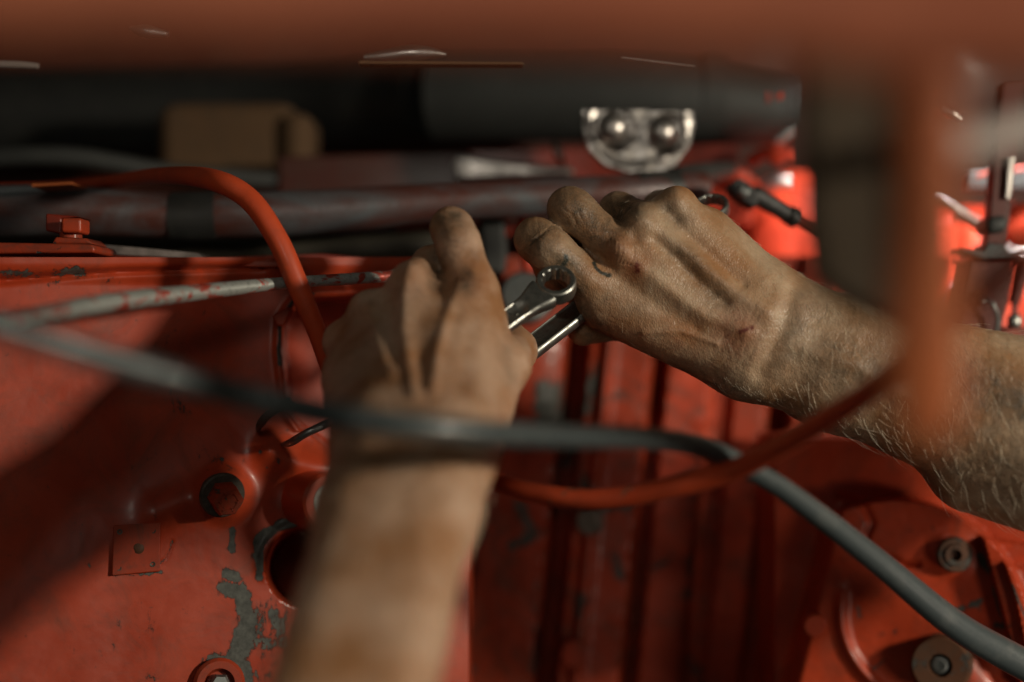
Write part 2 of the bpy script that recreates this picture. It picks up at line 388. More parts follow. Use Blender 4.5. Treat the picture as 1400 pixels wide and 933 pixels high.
def limb(name, groups, kj, h, mat, parent, disp=(), paints={}, lo=None, hi=None, namp=.00022):
    """groups: list of (k inside the group, k towards the rest, [capsules (a, b, ra, rb)])"""
    allc = [c for g in groups for c in g[2]]
    A = np.array([list(c[0]) for c in allc]+[list(c[1]) for c in allc]); rm = max(max(c[2], c[3]) for c in allc)
    mn = A.min(0)-rm-.006; mx = A.max(0)+rm+.006
    dims = np.ceil((mx-mn)/h).astype(int)+1
    ax = [mn[i]+h*np.arange(dims[i]) for i in range(3)]
    G = np.stack(np.meshgrid(*ax, indexing='ij'), -1).reshape(-1, 3).astype(np.float32)
    tot = None
    for ki, ko, caps in groups:
        g = None
        for a, b_, ra, rb in caps:
            d = cap_sd(G, a, b_, ra, rb); g = d if g is None else smin(g, d, ki)
        tot = g if tot is None else smin(tot, g, ko)
    V, Q = surface_nets(tot.reshape(dims), mn, h); del G, tot
    # light smoothing
    e = np.vstack([Q[:, [0, 1]], Q[:, [1, 2]], Q[:, [2, 3]], Q[:, [3, 0]]])
    for _ in range(2):
        deg = np.bincount(e.ravel(), minlength=len(V))
        s = np.stack([np.bincount(e[:, 0], V[e[:, 1], i], len(V))+np.bincount(e[:, 1], V[e[:, 0], i], len(V)) for i in range(3)], -1)
        V = V*.5+.5*s/deg[:, None]
    me0 = bpy.data.meshes.new('tmp'); me0.from_pydata(V.tolist(), [], Q.tolist()); me0.update()
    to = bpy.data.objects.new('tmp', me0); COL.objects.link(to); sb = to.modifiers.new('s', 'SUBSURF'); sb.levels = 1; sb.render_levels = 1
    me = bpy.data.meshes.new_from_object(to.evaluated_get(bpy.context.evaluated_depsgraph_get())); me.name = name
    bpy.data.objects.remove(to); bpy.data.meshes.remove(me0)
    V = np.empty(len(me.vertices)*3, np.float32); me.vertices.foreach_get('co', V); V = V.reshape(-1, 3).astype(float)
    def nrm():
        a = np.empty(len(V)*3, np.float32); me.vertices.foreach_get('normal', a); return a.reshape(-1, 3)
    n = nrm(); px = V[:, 0]/(K*V[:, 1])+700; py = 466.5-V[:, 2]/(K*V[:, 1])
    front = ss(.0, .45, -n[:, 1]); off = np.zeros(len(V))
    for pts, wd, amp in disp:
        d = dpoly(px, py, pts) if len(pts) > 1 else np.hypot(px-pts[0][0], py-pts[0][1])
        off += amp*.001*np.exp(-(d/wd)**2)*front
    off += namp*(vnoise(px, py, 26, 3)+.6*vnoise(px+V[:, 1]*2000, py, 11, 5)+.35*vnoise(px, py+V[:, 1]*2000, 5, 9))*2
    V = V+n*off[:, None]; me.vertices.foreach_set('co', V.astype(np.float32).ravel()); me.update()
    for key in ('dirt_shade', 'red', 'mark', 'blood'):
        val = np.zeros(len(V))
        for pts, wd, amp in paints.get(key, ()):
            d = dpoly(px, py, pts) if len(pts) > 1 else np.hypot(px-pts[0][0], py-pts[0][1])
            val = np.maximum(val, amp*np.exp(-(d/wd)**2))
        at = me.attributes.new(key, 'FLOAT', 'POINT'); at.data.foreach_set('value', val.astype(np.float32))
    o = link(name, me, mat, parent)
    return o, V, n, px, py
def J(px, py, mm=0): return P(px, py, FD+mm*.001)

# =================================================================== SETTING: far shell of the engine bay
o = sheet('back_wall', -500, 1900, -400, 1300, 40, lambda X, Y: 1.22+.02*vnoise(X, Y, 160, 2), M['wall'], thick=.02)
tag(o, 'dark maroon rear wall of the engine bay behind everything', kind='structure')

# dark grey drum behind the pipe, top of the picture
t = thing('fuel_tank', P(640, 150, .98), 'long dark grey drum lying across behind the thick pipe', 'tank')
tube('tank_shaded_end', [(-300, 165, 1.12, 62), (300, 150, 1.10, 64), (520, 137, 1.04, 64), (600, 131, 1.0, 64)], M['black'], t, 36)  # light falloff painted in: left stretch of the drum in black
tube('tank_shell', [(600, 131, .995, 64), (700, 130, .98, 64), (900, 132, .96, 64), (1090, 150, .96, 50)], M['grey'], t, 36)
tube('tank_band', [(955, 133, .96, 66), (985, 135, .96, 66)], M['grey'], t, 36, n=2)
t = thing('filter_casing', P(330, 190, .93), 'blurred tan casing in the dark gap above the thick pipe', 'casing')
box('casing_body', P(318, 200, 1.0), (.096, .05, .056), M['tan'], t, bevel=.012)
box('casing_side', P(412, 206, .99), (.020, .05, .046), M['tan'], t, bevel=.008)
o = tube('dark_cable', [(-60, 218, .9, 12), (90, 214, .9, 13), (240, 236, .92, 12), (420, 250, .95, 12)], M['grey'], None, 16)
tag(o, 'dim dark cable sagging above the left end of the thick pipe', 'cable')
# ledge behind with glossy red lip and silver highlights
t = thing('red_channel', P(560, 225, .93), 'glossy red channel with its lit lip done in silver just above the thick pipe', 'channel')
prism('web', [(380, 214), (640, 207), (640, 269), (380, 275)], .935, .97, M['wall'], t, .002)  # left stretch in darker enamel, shade painted in
prism('web', [(640, 205), (1010, 196), (1010, 262), (640, 269)], .93, .97, M['red_dark'], t, .002)
prism('lip', [(622, 210), (700, 222), (785, 228), (785, 240), (625, 246), (618, 225)], .905, .925, M['alu'], t, .003)  # highlight painted in: the lit lip is made silver
tube('bright_bead', [(757, 196, .905, 4), (764, 210, .90, 6.5), (770, 224, .905, 5)], M['alu'], t, 12)  # highlight on the channel built as a silver bead

# right rear: brightly lit red housing
t = thing('gear_housing', P(1280, 380, 1.0), 'brightly lit red housing with a bracket behind the upright lever', 'housing')
def fh(X, Y):
    d = 1.02-.02*ss(1150, 1400, X)
    d -= .03*(1-ss(-6, 10, sdpoly(X, Y, [(1150, 345), (1300, 345), (1320, 320), (1500, 330), (1500, 900), (1150, 900)])))
    return d+.003*vnoise(X, Y, 40, 4)
sheet('housing_wall', 1150, 1560, 284, 700, 4, fh, M['red_back'], t, thick=.05)
prism('bracket', [(1237, 308), (1302, 296), (1306, 352), (1238, 356)], .965, .975, M['red_back'], t, .002)
lathe('bracket_hole', P(1262, 322, .9645), (0, -1, 0), [(.0035, 0), (.0035, .001), (.0025, .0012), (0, -.0005)], M['black'], t, 20)
tube('rim_ring', [(1300, 388, .95, 7), (1282, 408, .945, 8), (1278, 436, .945, 8), (1292, 462, .95, 7)], M['red_back'], t, 16)
tube('rim_ring', [(1318, 392, .955, 6), (1303, 412, .95, 6), (1300, 440, .95, 6), (1310, 462, .955, 6)], M['red_back'], t, 16)
t = thing('red_drum', P(1095, 330, .99), 'glowing red round drum end behind the clevis rod', 'drum')
lathe('drum_end', P(1098, 345, 1.0), (-.12, -1, .05), [(.056, 0), (.056, .012), (.052, .024), (.043, .034), (.03, .041), (.014, .0445), (0, .045)], M['red_back'], t, 56)
tube('drum_rim', [(1042, 262, .955, 9), (1062, 250, .95, 10), (1085, 250, .95, 9)], M['alu'], t, 14)
t = thing('pulley_guard', P(1005, 245, .95), 'small curved pink-lit red guard left of the clevis rod', 'guard')
tube('guard_arc', [(966, 250, .92, 5), (990, 240, .915, 9), (1015, 243, .915, 10), (1038, 262, .92, 8)], M['red_back'], t, 16)
box('guard_foot', P(985, 282, .94), (.04, .02, .03), M['red_back'], t, bevel=.003)

t = thing('clevis_rod', P(1060, 290, .80), 'dark oily linkage rod with a forked clevis sloping down to the right', 'linkage')
def seg(a, b_, s): return tuple(a[i]+(b_[i]-a[i])*s for i in range(3))
prism('clevis_fork', [(1002, 246), (1012, 243), (1036, 258), (1040, 272), (1032, 286), (1004, 268), (998, 256)], .795, .815, M['black'], t, .002)
lathe('clevis_pin', P(1016, 262, .794), (0, -1, .2), [(.0034, 0), (.0034, .003), (.002, .004), (0, .004)], M['steel'], t, 20)
tube('sleeve', [(1030, 266, .80, 13), (1086, 298, .81, 12)], M['black'], t, 20, n=4)
tube('lock_nut', [(1078, 293, .808, 15), (1090, 300, .81, 15)], M['black'], t, 6, n=2)
tube('rod', [(1086, 298, .81, 8), (1150, 326, .83, 8.5), (1240, 362, .85, 8)], M['red_dark'], t, 16, n=6)

# silver strap, upright lever, box
t = thing('silver_hose', P(1280, 280, .86), 'shiny silver bent pipe pair arching over the red bracket', 'pipe')
tube('upper_pipe', [(1205, 277, .86, 3), (1245, 272, .86, 5), (1275, 272, .86, 8), (1310, 290, .86, 6.5), (1362, 318, .87, 6)], M['alu'], t, 16)
tube('lower_pipe', [(1300, 298, .88, 4), (1325, 306, .87, 5), (1352, 326, .87, 6), (1372, 342, .87, 5)], M['steel'], t, 16)
t = thing('hand_lever', P(1355, 345, .79), 'dark upright lever with a flange plate beside the right edge', 'lever')
prism('blade', [(1372, 110), (1398, 108), (1386, 250), (1377, 338), (1348, 342), (1353, 300), (1362, 200)], .785, .797, M['lever'], t, .001)
prism('edge_strip', [(1379, 213), (1388, 213), (1381, 272), (1375, 272)], .7815, .784, M['alu'], t, .0005)
prism('collar', [(1351, 296), (1380, 293), (1379, 318), (1350, 320)], .780, .806, M['grey'], t, .004)
prism('flange', [(1313, 338), (1345, 343), (1352, 332), (1372, 334), (1384, 347), (1412, 350), (1412, 357), (1345, 355), (1313, 343)], .776, .80, M['black'], t, .001)
t = thing('pivot_box', P(1342, 415, .79), 'tapered dark red pivot box carrying a bent wire clip', 'bracket')
prism('box_body', [(1327, 354), (1386, 357), (1377, 420), (1364, 478), (1300, 478), (1314, 420)], .785, .815, M['lever'], t, .0015)
prism('top_plate', [(1324, 350), (1391, 354), (1390, 360), (1322, 357)], .783, .817, M['red_back'], t, .0008)
tube('wire_clip', [(1338, 404, .782, 2.6), (1346, 406, .778, 3), (1358, 418, .776, 3), (1364, 438, .778, 3), (1360, 458, .78, 3), (1350, 468, .783, 2.6)], M['steel'], t, 12)
lathe('clip_stud', P(1340, 408, .786), (0, -1, 0), [(.003, 0), (.003, .004), (.0018, .005), (0, .005)], M['steel'], t, 18)
o = tube('cotter_tab', [(1309, 388, .80, 3), (1314, 405, .80, 3)], M['lever'], None, 10, n=3); tag(o, 'tiny dark tab standing left of the tapered pivot box', 'tab')
t = thing('adjuster_rod', P(1388, 420, .80), 'slim dark adjuster rod ending in a silver knob by the right edge', 'rod')
tube('adjuster_shank', [(1398, 350, .81, 9), (1392, 385, .81, 9), (1386, 415, .81, 8)], M['lever'], t, 16, n=4)
tube('knob_stem', [(1387, 410, .81, 4), (1387, 430, .81, 4)], M['black'], t, 12, n=3)
kp = P(1387, 440, .795)
lathe('knob', kp, (0, 0, 1), [(0, -.0042), (.0030, -.0036), (.0040, -.0018), (.0040, .0022), (.0028, .004), (0, .0043)], M['chrome'], t, 24)
t = thing('mounting_shelf', P(1400, 455, .80), 'scuffed red shelf edge under the silver knob', 'shelf')
prism('shelf_face', [(1366, 446), (1560, 452), (1560, 476), (1364, 470)], .80, .86, M['red_worn'], t, .002)
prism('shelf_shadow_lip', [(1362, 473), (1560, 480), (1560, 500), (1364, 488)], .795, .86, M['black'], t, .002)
t = thing('teal_bracket', P(1370, 225, .90), 'dull dark bracket with red edging behind the lever', 'bracket')
prism('bracket_plate', [(1322, 232), (1560, 222), (1560, 262), (1318, 258)], .90, .915, M['grey'], t, .002)
tube('bracket_edge', [(1335, 240, .893, 3), (1360, 234, .892, 3), (1400, 230, .892, 3)], M['red_back'], t, 10)
t = thing('lever_ball', P(1400, 290, .9), 'round bright red knob cut by the right edge', 'knob')
lathe('knob_ball', P(1402, 312, .92), (0, -1, 0), [(.0175, -.01), (.0175, 0), (.014, .008), (.007, .012), (0, .013)], M['red_back'], t, 32)
tube('knob_lip', [(1372, 338, .90, 5), (1388, 347, .895, 6), (1412, 347, .895, 6)], M['alu'], t, 14)
# small bright bits glinting in the dark upper right
t = thing('throttle_linkage', P(1070, 200, .92), 'cluster of small red links glinting in the dark upper right', 'linkage')
tube('link_arm', [(1024, 222, .92, 8), (1050, 208, .91, 9), (1085, 214, .92, 7)], M['red_back'], t, 14)
tube('link_arm', [(1060, 196, .93, 5), (1075, 186, .93, 6), (1090, 178, .93, 5)], M['steel'], t, 14)
prism('link_tab', [(1063, 130), (1070, 123), (1075, 129), (1064, 136)], .86, .866, M['red_back'], t, .0006)
prism('link_tab', [(1050, 124), (1053, 124), (1052, 141), (1049, 137)], .86, .866, M['red_back'], t, .0004)
lathe('link_boss', P(1062, 212, .90), (0, -1, .3), [(.007, 0), (.007, .004), (.004, .007), (0, .0075)], M['red_back'], t, 24)
t = thing('rocker_link', P(1270, 150, .80), 'red and silver rocker glinting behind the foreground post', 'link')
prism('rocker_pad', [(1255, 147), (1282, 147), (1282, 161), (1266, 161)], .80, .81, M['red_back'], t, .002)
tube('rocker_cap', [(1284, 149, .80, 5), (1298, 156, .80, 8), (1312, 166, .80, 4)], M['alu'], t, 16)
tube('rocker_post', [(1273, 118, .80, 3), (1274, 126, .80, 4), (1271, 135, .80, 2.5)], M['red_back'], t, 12)
o = tube('curved_clip', [(1200, 128, .72, 1.5), (1209, 142, .72, 4), (1213, 155, .72, 3.5), (1215, 166, .72, 1.5)], M['red_back'], None, 12)
tag(o, 'thin curved pink-red clip glinting on the blurred post edge', 'clip')

t = thing('glint_strip', P(600, 78, .74), 'added silver and brown pieces for highlight streaks just under the blurred beam', 'glint')  # added pieces standing in for highlight streaks below the beam
prism('strip_bar', [(490, 82), (716, 84), (716, 88), (490, 87)], .735, .745, M['tan'], t, .0006)
tube('strip_glint', [(498, 78, .735, 4), (525, 76, .735, 8), (560, 72, .735, 11), (590, 72, .735, 8), (610, 74, .735, 2.5)], M['alu'], t, 14)
o = tube('glint_fleck', [(178, 38, .73, 3), (200, 42, .73, 9), (230, 46, .73, 4)], M['alu'], None, 14); tag(o, 'added silver highlight fitting glinting at the upper left under the beam', 'fleck')  # highlight fleck built as a silver piece
o = tube('glint_rod', [(-60, 86, .75, 5), (20, 88, .75, 5), (52, 90, .75, 4)], M['dusty'], None, 14); tag(o, 'added pale rod for a highlight at the left edge under the beam', 'rod')  # added piece in place of a highlight at the left edge
o = tube('glint_sliver', [(850, 78, .75, 1.5), (900, 84, .75, 2), (950, 90, .75, 1.2)], M['alu'], None, 8); tag(o, 'added bright sliver for a highlight just under the beam above the twin ports', 'wire')  # thin highlight streak built as a bright sliver
# silver manifold plate with two studs
t = thing('twin_port_plate', P(872, 190, .82), 'silver half-round plate with two domed ports above the right hand', 'plate')
def fport(X, Y):
    d = .83+0*X
    for cx, cy in ((837, 178), (905, 184)):
        r = np.hypot((X-cx-8)/1.0, (Y-cy)/1.15); d = d+.014*(1-ss(22, 26, r))
    d = d-.0015*np.exp(-((np.hypot((X-872)/76, (Y-165)/70)-.86)/.06)**2)+.0008*vnoise(X, Y, 14, 6)+.0002*vnoise(X, Y, 6, 8)
    return d
pl = [(797, 150), (948, 152), (950, 172), (944, 200), (925, 226), (900, 237), (860, 236), (826, 226), (806, 205), (798, 180)]
sheet('plate_body', 794, 954, 148, 240, 1.6, fport, M['alu'], t, thick=.012, mask=lambda X, Y: sdpoly(X, Y, pl) < 0)
for cx, cy in ((837, 177), (904, 183)):
    lathe('port_dome', P(cx, cy, .832), (-.05, -1, 0), [(.0088, -.004), (.0088, .006), (.0078, .0095), (.005, .012), (.0022, .013), (0, .0132)], M['alu'], t, 32)

# ------------------------------------------------------------------ thick pipe and its neighbours
t = thing('thick_pipe', P(400, 285, .79), 'thick dull grey pipe with maroon overspray running across behind both hands', 'pipe')
tube('pipe_body', [(-160, 296, .78, 35), (60, 288, .78, 35), (240, 295, .785, 31), (420, 291, .79, 31), (600, 277, .80, 27), (760, 268, .81, 25), (880, 262, .82, 24), (960, 256, .84, 22)], M['pipe'], t, 48, n=16)
tube('pipe_dark_band', [(236, 296, .785, 33), (262, 296, .785, 33.5), (296, 295, .786, 33)], M['black'], t, 48, n=5)  # near-black band around the pipe
tube('pipe_clamp', [(868, 262, .82, 27), (925, 258, .83, 26)], M['black'], t, 32, n=3)
tube('pipe_end_joint', [(920, 250, .86, 22), (965, 238, .88, 16), (1000, 232, .9, 10)], M['grey'], t, 24, n=4)
o = prism('flat_tab', [(42, 251), (98, 248.5), (99, 252.5), (43, 256)], .74, .765, M['orange'], None, .0005)
tag(o, 'thin orange-red metal tab resting on top of the thick pipe', 'tab')
o = tube('lower_shaft', [(-100, 338, .84, 14), (150, 340, .84, 16), (350, 344, .84, 20), (560, 336, .85, 20), (680, 330, .86, 18)], M['olive'], None, 24)
tag(o, 'dim olive-grey rail lying in shadow right below the thick pipe', 'rail')
# mounting bracket with bolt at far left
t = thing('bracket_rail', P(60, 340, .70), 'orange-red rail with a square bolt at the far left edge', 'rail')
prism('rail_bar', [(-80, 330), (124, 334), (129, 337), (129, 346), (-80, 348)], .69, .73, M['red_worn'], t, .0012)
prism('rail_pad', [(75, 324), (118, 326), (128, 334), (70, 334)], .695, .72, M['red_worn'], t, .0012)
prism('square_bolt', [(83, 298), (111, 298), (111, 319), (83, 318)], .69, .705, M['red'], t, .0015)
tube('bolt_collar', [(97, 318, .70, 15), (97, 326, .70, 15)], M['red_worn'], t, 20, n=2)
prism('side_block', [(62, 292), (108, 296), (84, 300), (84, 320), (62, 316)], .706, .73, M['red_dark'], t, .001)

# ------------------------------------------------------------------ engine block, left
BX = 315
def base_d(X, Y): return .713+.00016*(X-BX)-.00003*(Y-690)
diag = [(-400, 1100), (-60, 960), (150, 725), (215, 690), (262, 652), (300, 636), (345, 612), (372, 566), (384, 540), (386, 330), (-400, 330)]
hole_c = (418, 776)
slotp = [(401, 416), (420, 405), (700, 400), (700, 640), (455, 618), (410, 585), (393, 560), (384, 480), (386, 440)]
def fblock(X, Y):
    d = base_d(X, Y)
    s = sdpoly(X, Y, diag)                      # negative inside the recessed upper web
    d = d+.004*(1-ss(-70, 40, s))
    # boss around the bolt and rounded shoulder near the slot
    d = d-.007*np.exp(-(np.hypot(X-306, Y-676)/34)**4)
    d = d-.004*np.exp(-(dpoly(X, Y, [(215, 700), (300, 668)])/26)**2)
    d = d-.0045*np.exp(-(np.hypot(X-436, Y-690)/46)**4)
    d = d-.008*np.exp(-(dpoly(X, Y, [(372, 618), (405, 634), (470, 640)])/22)**2)
    # big bore with a raised rim
    r = np.hypot(X-hole_c[0], (Y-hole_c[1])/1.0)
    d = d-.0025*np.exp(-((r-60)/7)**2)*ss(800, 765, Y)+.09*(1-ss(46, 56, r))
    # slot
    sl = sdpoly(X, Y, slotp)
    d = d-.0022*np.exp(-((sl-5)/5)**2)*(Y < 590)+.05*(1-ss(-9, 0, sl))
    # rib under the thin tube, top flange
    d = d-.006*ss(392, 360, Y)
    d = d+.0035*np.exp(-(dpoly(X, Y, [(0, 384), (160, 372), (360, 366)])/5)**2)
    d = d+.0008*np.exp(-(dpoly(X, Y, [(219, 770), (226, 764), (232, 752), (236, 740)])/1.6)**2)
    d = d+.0006*vnoise(X, Y, 60, 1)+.00004*vnoise(X, Y, 9, 2)+.0014*vnoise(X, Y, 140, 7)
    return d
chips = [[(318, 725), (317, 752)], [(312, 786), (322, 790)], [(305, 805), (330, 812), (336, 850), (330, 880), (318, 900)], [(340, 850), (322, 905), (300, 930)], [(290, 905), (330, 915), (345, 940)],
         [(350, 760), (358, 735), (380, 718), (425, 712)], [(352, 745), (356, 790)]]
chipw = [5, 7, 11, 10, 12, 6, 6]
def chipf(X, Y):
    c = np.zeros(X.shape)
    for p, wd in zip(chips, chipw): c = np.maximum(c, 1.05*np.exp(-(dpoly(X, Y, p)/(wd*1.25))**2))
    c = np.maximum(c, .50*np.exp(-(np.hypot(X-378, (Y-870)*.7)/46)**4))
    c = np.maximum(c, .9*np.exp(-((sdpoly(X, Y, slotp)-3)/3.2)**2)*(Y < 500)*(X < 430))
    for x, y in ((384, 593), (393, 588), (356, 618), (306, 700), (365, 640), (304, 628), (243, 770)): c = np.maximum(c, .8*np.exp(-(np.hypot(X-x, Y-y)/2.6)**2))
    c = np.maximum(c, .62*np.exp(-(dpoly(X, Y, [(-60, 372), (40, 374), (110, 372)])/9)**2))
    c = np.maximum(c, .5*np.exp(-(dpoly(X, Y, [(60, 392), (75, 386)])/7)**2))
    c = np.maximum(c, .55*np.exp(-(dpoly(X, Y, [(150, 788), (186, 787), (219, 782)])/3)**2))
    c = np.maximum(c, .7*np.exp(-(dpoly(X, Y, [(219, 770), (226, 764), (232, 752), (236, 740)])/2.2)**2))
    return c
t = thing('engine_block', P(230, 700, .75), 'large glossy red engine casting with flaking paint, bolts and a round bore at left', 'engine')
sheet('block_casting', -180, 640, 352, 1060, 2.2, fblock, M['red'], t, chipf, thick=.06)
nrm = Vector((.42, -.9, .03)).normalized()
def onb(px, py, lift=0):
    return Vector(P(px, py, float(fblock(np.array([[float(px)]]), np.array([[float(py)]]))[0, 0])))+nrm*lift
# main bolt with washer
bp = onb(299, 672, -.001); ax = Vector((.46, -.86, -.20)).normalized()
lathe('spacer', bp, ax, [(.0092, 0), (.0092, .005), (.0086, .0058), (0, .0058)], M['bolt'], t, 32)
lathe('washer', bp+ax*.0058, ax, [(.0112, 0), (.0112, .0016), (.0104, .0024), (0, .0024)], M['bolt'], t, 32)
h_ = lathe('bolt_head', bp+ax*.0078, ax, [(.0080, 0), (.0080, .0085), (.0070, .0100), (.0048, .0100), (.0043, .0095), (0, .0095)], M['red_worn'], t, 6, .3, smooth=False)
u = ax.orthogonal().normalized(); v = ax.cross(u)
for k in range(6):                                    # raised grade marks
    a = k*math.pi/3+.2; c0 = bp+ax*.0179
    V, F = tube_geo([c0+(u*math.cos(a)+v*math.sin(a))*.0035, c0+(u*math.cos(a)+v*math.sin(a))*.0056], .00035, 6)
    mesh('grade_mark', V, F, M['red_worn'], t)
# hollow boss
bp = onb(424, 683, -.004); ax = Vector((.62, -.78, .03)).normalized()
lathe('hollow_boss', bp, ax, [(.0155, 0), (.0142, .012), (.0138, .0185), (.0125, .0198), (.0082, .0198)], M['red'], t, 40)
lathe('boss_insert', bp+ax*.0195, ax, [(.0084, 0), (.0080, .0006), (.0042, .0004), (.0036, -.004), (0, -.004)], M['steel'], t, 28)
# bottom boss
bp = onb(298, 935, 0); ax = Vector((.3, -.93, .2)).normalized()
lathe('lower_boss', bp, ax, [(.013, -.004), (.0125, .006), (.011, .0075), (.0075, .0075), (.006, .003), (0, .003)], M['red_worn'], t, 32)
lathe('lower_stud', bp+ax*.003, ax, [(.0052, 0), (.0052, .007), (.004, .008), (0, .008)], M['steel'], t, 6, .2, smooth=False)
# small square plate with rivets
c = [onb(154, 718, .0015), onb(219, 714, .0015), onb(218, 781, .0015), onb(152, 787, .0015)]
n_ = (c[1]-c[0]).cross(c[3]-c[0]).normalized()
if n_.y > 0: n_ = -n_
V = [p-n_*.003 for p in c]+[p+n_*.0013 for p in c]
pt = fixn(mesh('square_plate', V, [(0, 1, 2, 3), (7, 6, 5, 4)]+[(i, (i+1) % 4, (i+1) % 4+4, i+4) for i in range(4)], M['red_worn'], t, True, .0007))
def onp(a, b_): return c[0]*(1-a)*(1-b_)+c[1]*a*(1-b_)+c[2]*a*b_+c[3]*(1-a)*b_+n_*.0013
for a, b_ in ((.84, .16), (.84, .84), (.14, .86), (.14, .14)):
    o = lathe('plate_rivet', onp(a, b_), n_, [(.0014, 0), (.0013, .0004), (.0007, .0003), (0, -.0003)], M['bolt'], None, 14); o.parent = pt
o = lathe('plate_dimple', onp(.52, .48), n_, [(.0034, 0), (.0027, .0008), (.0012, .0012), (0, .0012)], M['rust'], None, 20); o.parent = pt
# grey gasket strip and red top flange
V = [onb(x, 353, .0) for x in (128, 270, 440)]
prism('gasket_strip', [(126, 333), (270, 346), (280, 354), (126, 347)], .735, .76, M['greystrip'], t, .0004)
prism('top_flange', [(126, 347), (270, 354.5), (385, 357), (385, 366), (126, 362)], .725, .76, M['red'], t, .0008)
prism('flange_tail', [(270, 353.5), (440, 347), (505, 352), (505, 362), (270, 366)], .752, .78, M['red_dark'], t, .0008)
o = prism('corner_lug', [(371, 432), (392, 419), (397, 424), (388, 446), (379, 446)], .722, .735, M['red'], t, .001)

# hooks of a return spring under the hose
t = thing('return_spring', P(390, 585, .70), 'dark steel spring coils poking out beside the slot of the red block', 'spring')
tube('coil', [(352, 590, .722, 2), (356, 580, .708, 5.5), (368, 566, .70, 6), (398, 548, .70, 6)], M['bolt'], t, 14)
tube('coil', [(386, 608, .722, 2.5), (398, 605, .702, 5.5), (420, 592, .696, 5.5), (450, 578, .70, 6)], M['steel'], t, 14)

# ------------------------------------------------------------------ ribbed casting in the lower middle
def edgex(x0, Y): return x0+(900-Y)*.10
def frib(X, Y):
    x = X-(900-Y)*.10
    d = .90+0*X
    d = d-.018*(ss(628, 636, x)-ss(728, 738, x))
    d = d-.022*(ss(758, 766, x)-ss(846, 858, x))
    d = d-.016*(ss(868, 876, x)-ss(930, 942, x))
    d = d-.006*(ss(960, 970, x)-ss(1010, 1020, x))
    d = d-.016*(ss(1040, 1052, x)-ss(1090, 1100, x))
    d = d-.006*np.exp(-((x-790)/9)**2)
    d = d-.010*np.exp(-(np.hypot(X-700, (Y-505)*.8)/70)**4)
    d = d+.001*vnoise(X, Y, 50, 3)+.0005*vnoise(X, Y, 12, 4)
    return d
def crib(X, Y):
    c = .75*np.exp(-(np.hypot((X-750), (Y-560)*.45)/26)**4)
    for p, wd in (([(660, 690), (655, 740)], 8), ([(700, 745), (740, 730)], 10), ([(712, 690), (725, 720)], 12), ([(850, 790), (842, 760)], 14), ([(793, 820), (790, 840)], 14), ([(800, 700), (860, 690)], 12), ([(700, 500), (715, 470)], 16), ([(820, 500), (800, 560)], 12), ([(735, 760), (728, 930)], 6)):
        c = np.maximum(c, .62*np.exp(-(dpoly(X, Y, p)/wd)**2))
    return c
t = thing('ribbed_casting', P(850, 760, .9), 'shadowed red casting with upright ribs between the hands and the round cover', 'casting')
sheet('rib_wall', 560, 1180, 350, 1040, 3, frib, M['red_worn'], t, crib, thick=.05)
lathe('rib_bolt', P(785, 893, .868), (0, -1, 0), [(.0085, 0), (.0085, .004), (.0075, .005), (0, .005)], M['red_worn'], t, 28)
lathe('rib_bolt', P(806, 712, .872), (0, -1, 0), [(.0085, 0), (.0085, .004), (.0075, .005), (0, .005)], M['bolt'], t, 28)
t = thing('oil_cap', P(724, 380, .84), 'dark round cap and red pipe hidden between the two hands', 'cap')
lathe('cap_top', P(718, 410, .84), (0, -1, .35), [(.016, 0), (.016, .006), (.013, .009), (0, .009)], M['steel'], t, 28)
tube('cap_pipe', [(712, 300, .86, 9), (720, 340, .85, 10), (722, 380, .85, 9), (715, 405, .85, 9)], M['red_back'], t, 16)
prism('cap_bracket', [(655, 300), (672, 292), (690, 300), (694, 345), (690, 375), (660, 372)], .84, .86, M['grey'], t, .003)
prism('red_web', [(540, 308), (640, 300), (700, 296), (700, 320), (640, 334), (545, 330)], .87, .88, M['red_back'], t, .003)

# ------------------------------------------------------------------ round cover, lower right
cc = (1222, 872)
def fcov(X, Y):
    r = np.hypot(X-cc[0], Y-cc[1])
    d = .80-.00010*(X-1200)
    d = d-.022*(1-ss(186, 193, r))*ss(1080, 1112, X+.25*(Y-870))
    d = d-.004*np.exp(-((np.hypot(X-1272, (Y-838))-122)/8)**2)*ss(1250, 1180, X)*ss(790, 830, Y)
    d = d+.003*np.exp(-(dpoly(X, Y, [(1150, 680), (1180, 690), (1192, 715), (1182, 740)])/5)**2)
    d = d+.003*np.exp(-(dpoly(X, Y, [(1215, 762), (1235, 772), (1255, 772)])/4)**2)
    d = d-.002*np.exp(-(np.hypot(X-1305, Y-757)/34)**6)
    # side flanges to the right of the cover
    d = d-.010*(1-ss(-3, 3, sdpoly(X, Y, [(1342, 735), (1500, 760), (1500, 1100), (1400, 1100), (1394, 930), (1368, 830)])))
    d = d-.006*(1-ss(-2, 2, sdpoly(X, Y, [(1372, 770), (1500, 800), (1500, 1100), (1440, 1100), (1402, 890), (1388, 820)])))
    d = d+.0005*vnoise(X, Y, 40, 5)+.0002*vnoise(X, Y, 8, 6)
    return d
def ccov(X, Y):
    c = np.zeros(X.shape)
    for p, wd, a in (([(1339, 760), (1350, 780)], 5, .9), ([(1352, 782), (1364, 830), (1390, 895)], 1.6, .75), ([(1384, 800), (1402, 845)], 2.2, .9), ([(1195, 915), (1212, 900)], 4, .7),
                     ([(1300, 838), (1350, 818)], 5, .5), ([(1330, 858), (1380, 855)], 6, .55), ([(1172, 830), (1175, 842)], 4, .55)):
        c = np.maximum(c, a*np.exp(-(dpoly(X, Y, p)/wd)**2))
    return c
t = thing('round_cover', P(1250, 830, .79), 'round dark red cover with recessed bolts in the lower right corner', 'cover')
sheet('cover_casting', 1060, 1600, 600, 1080, 2.2, fcov, M['red'], t, ccov, thick=.06)
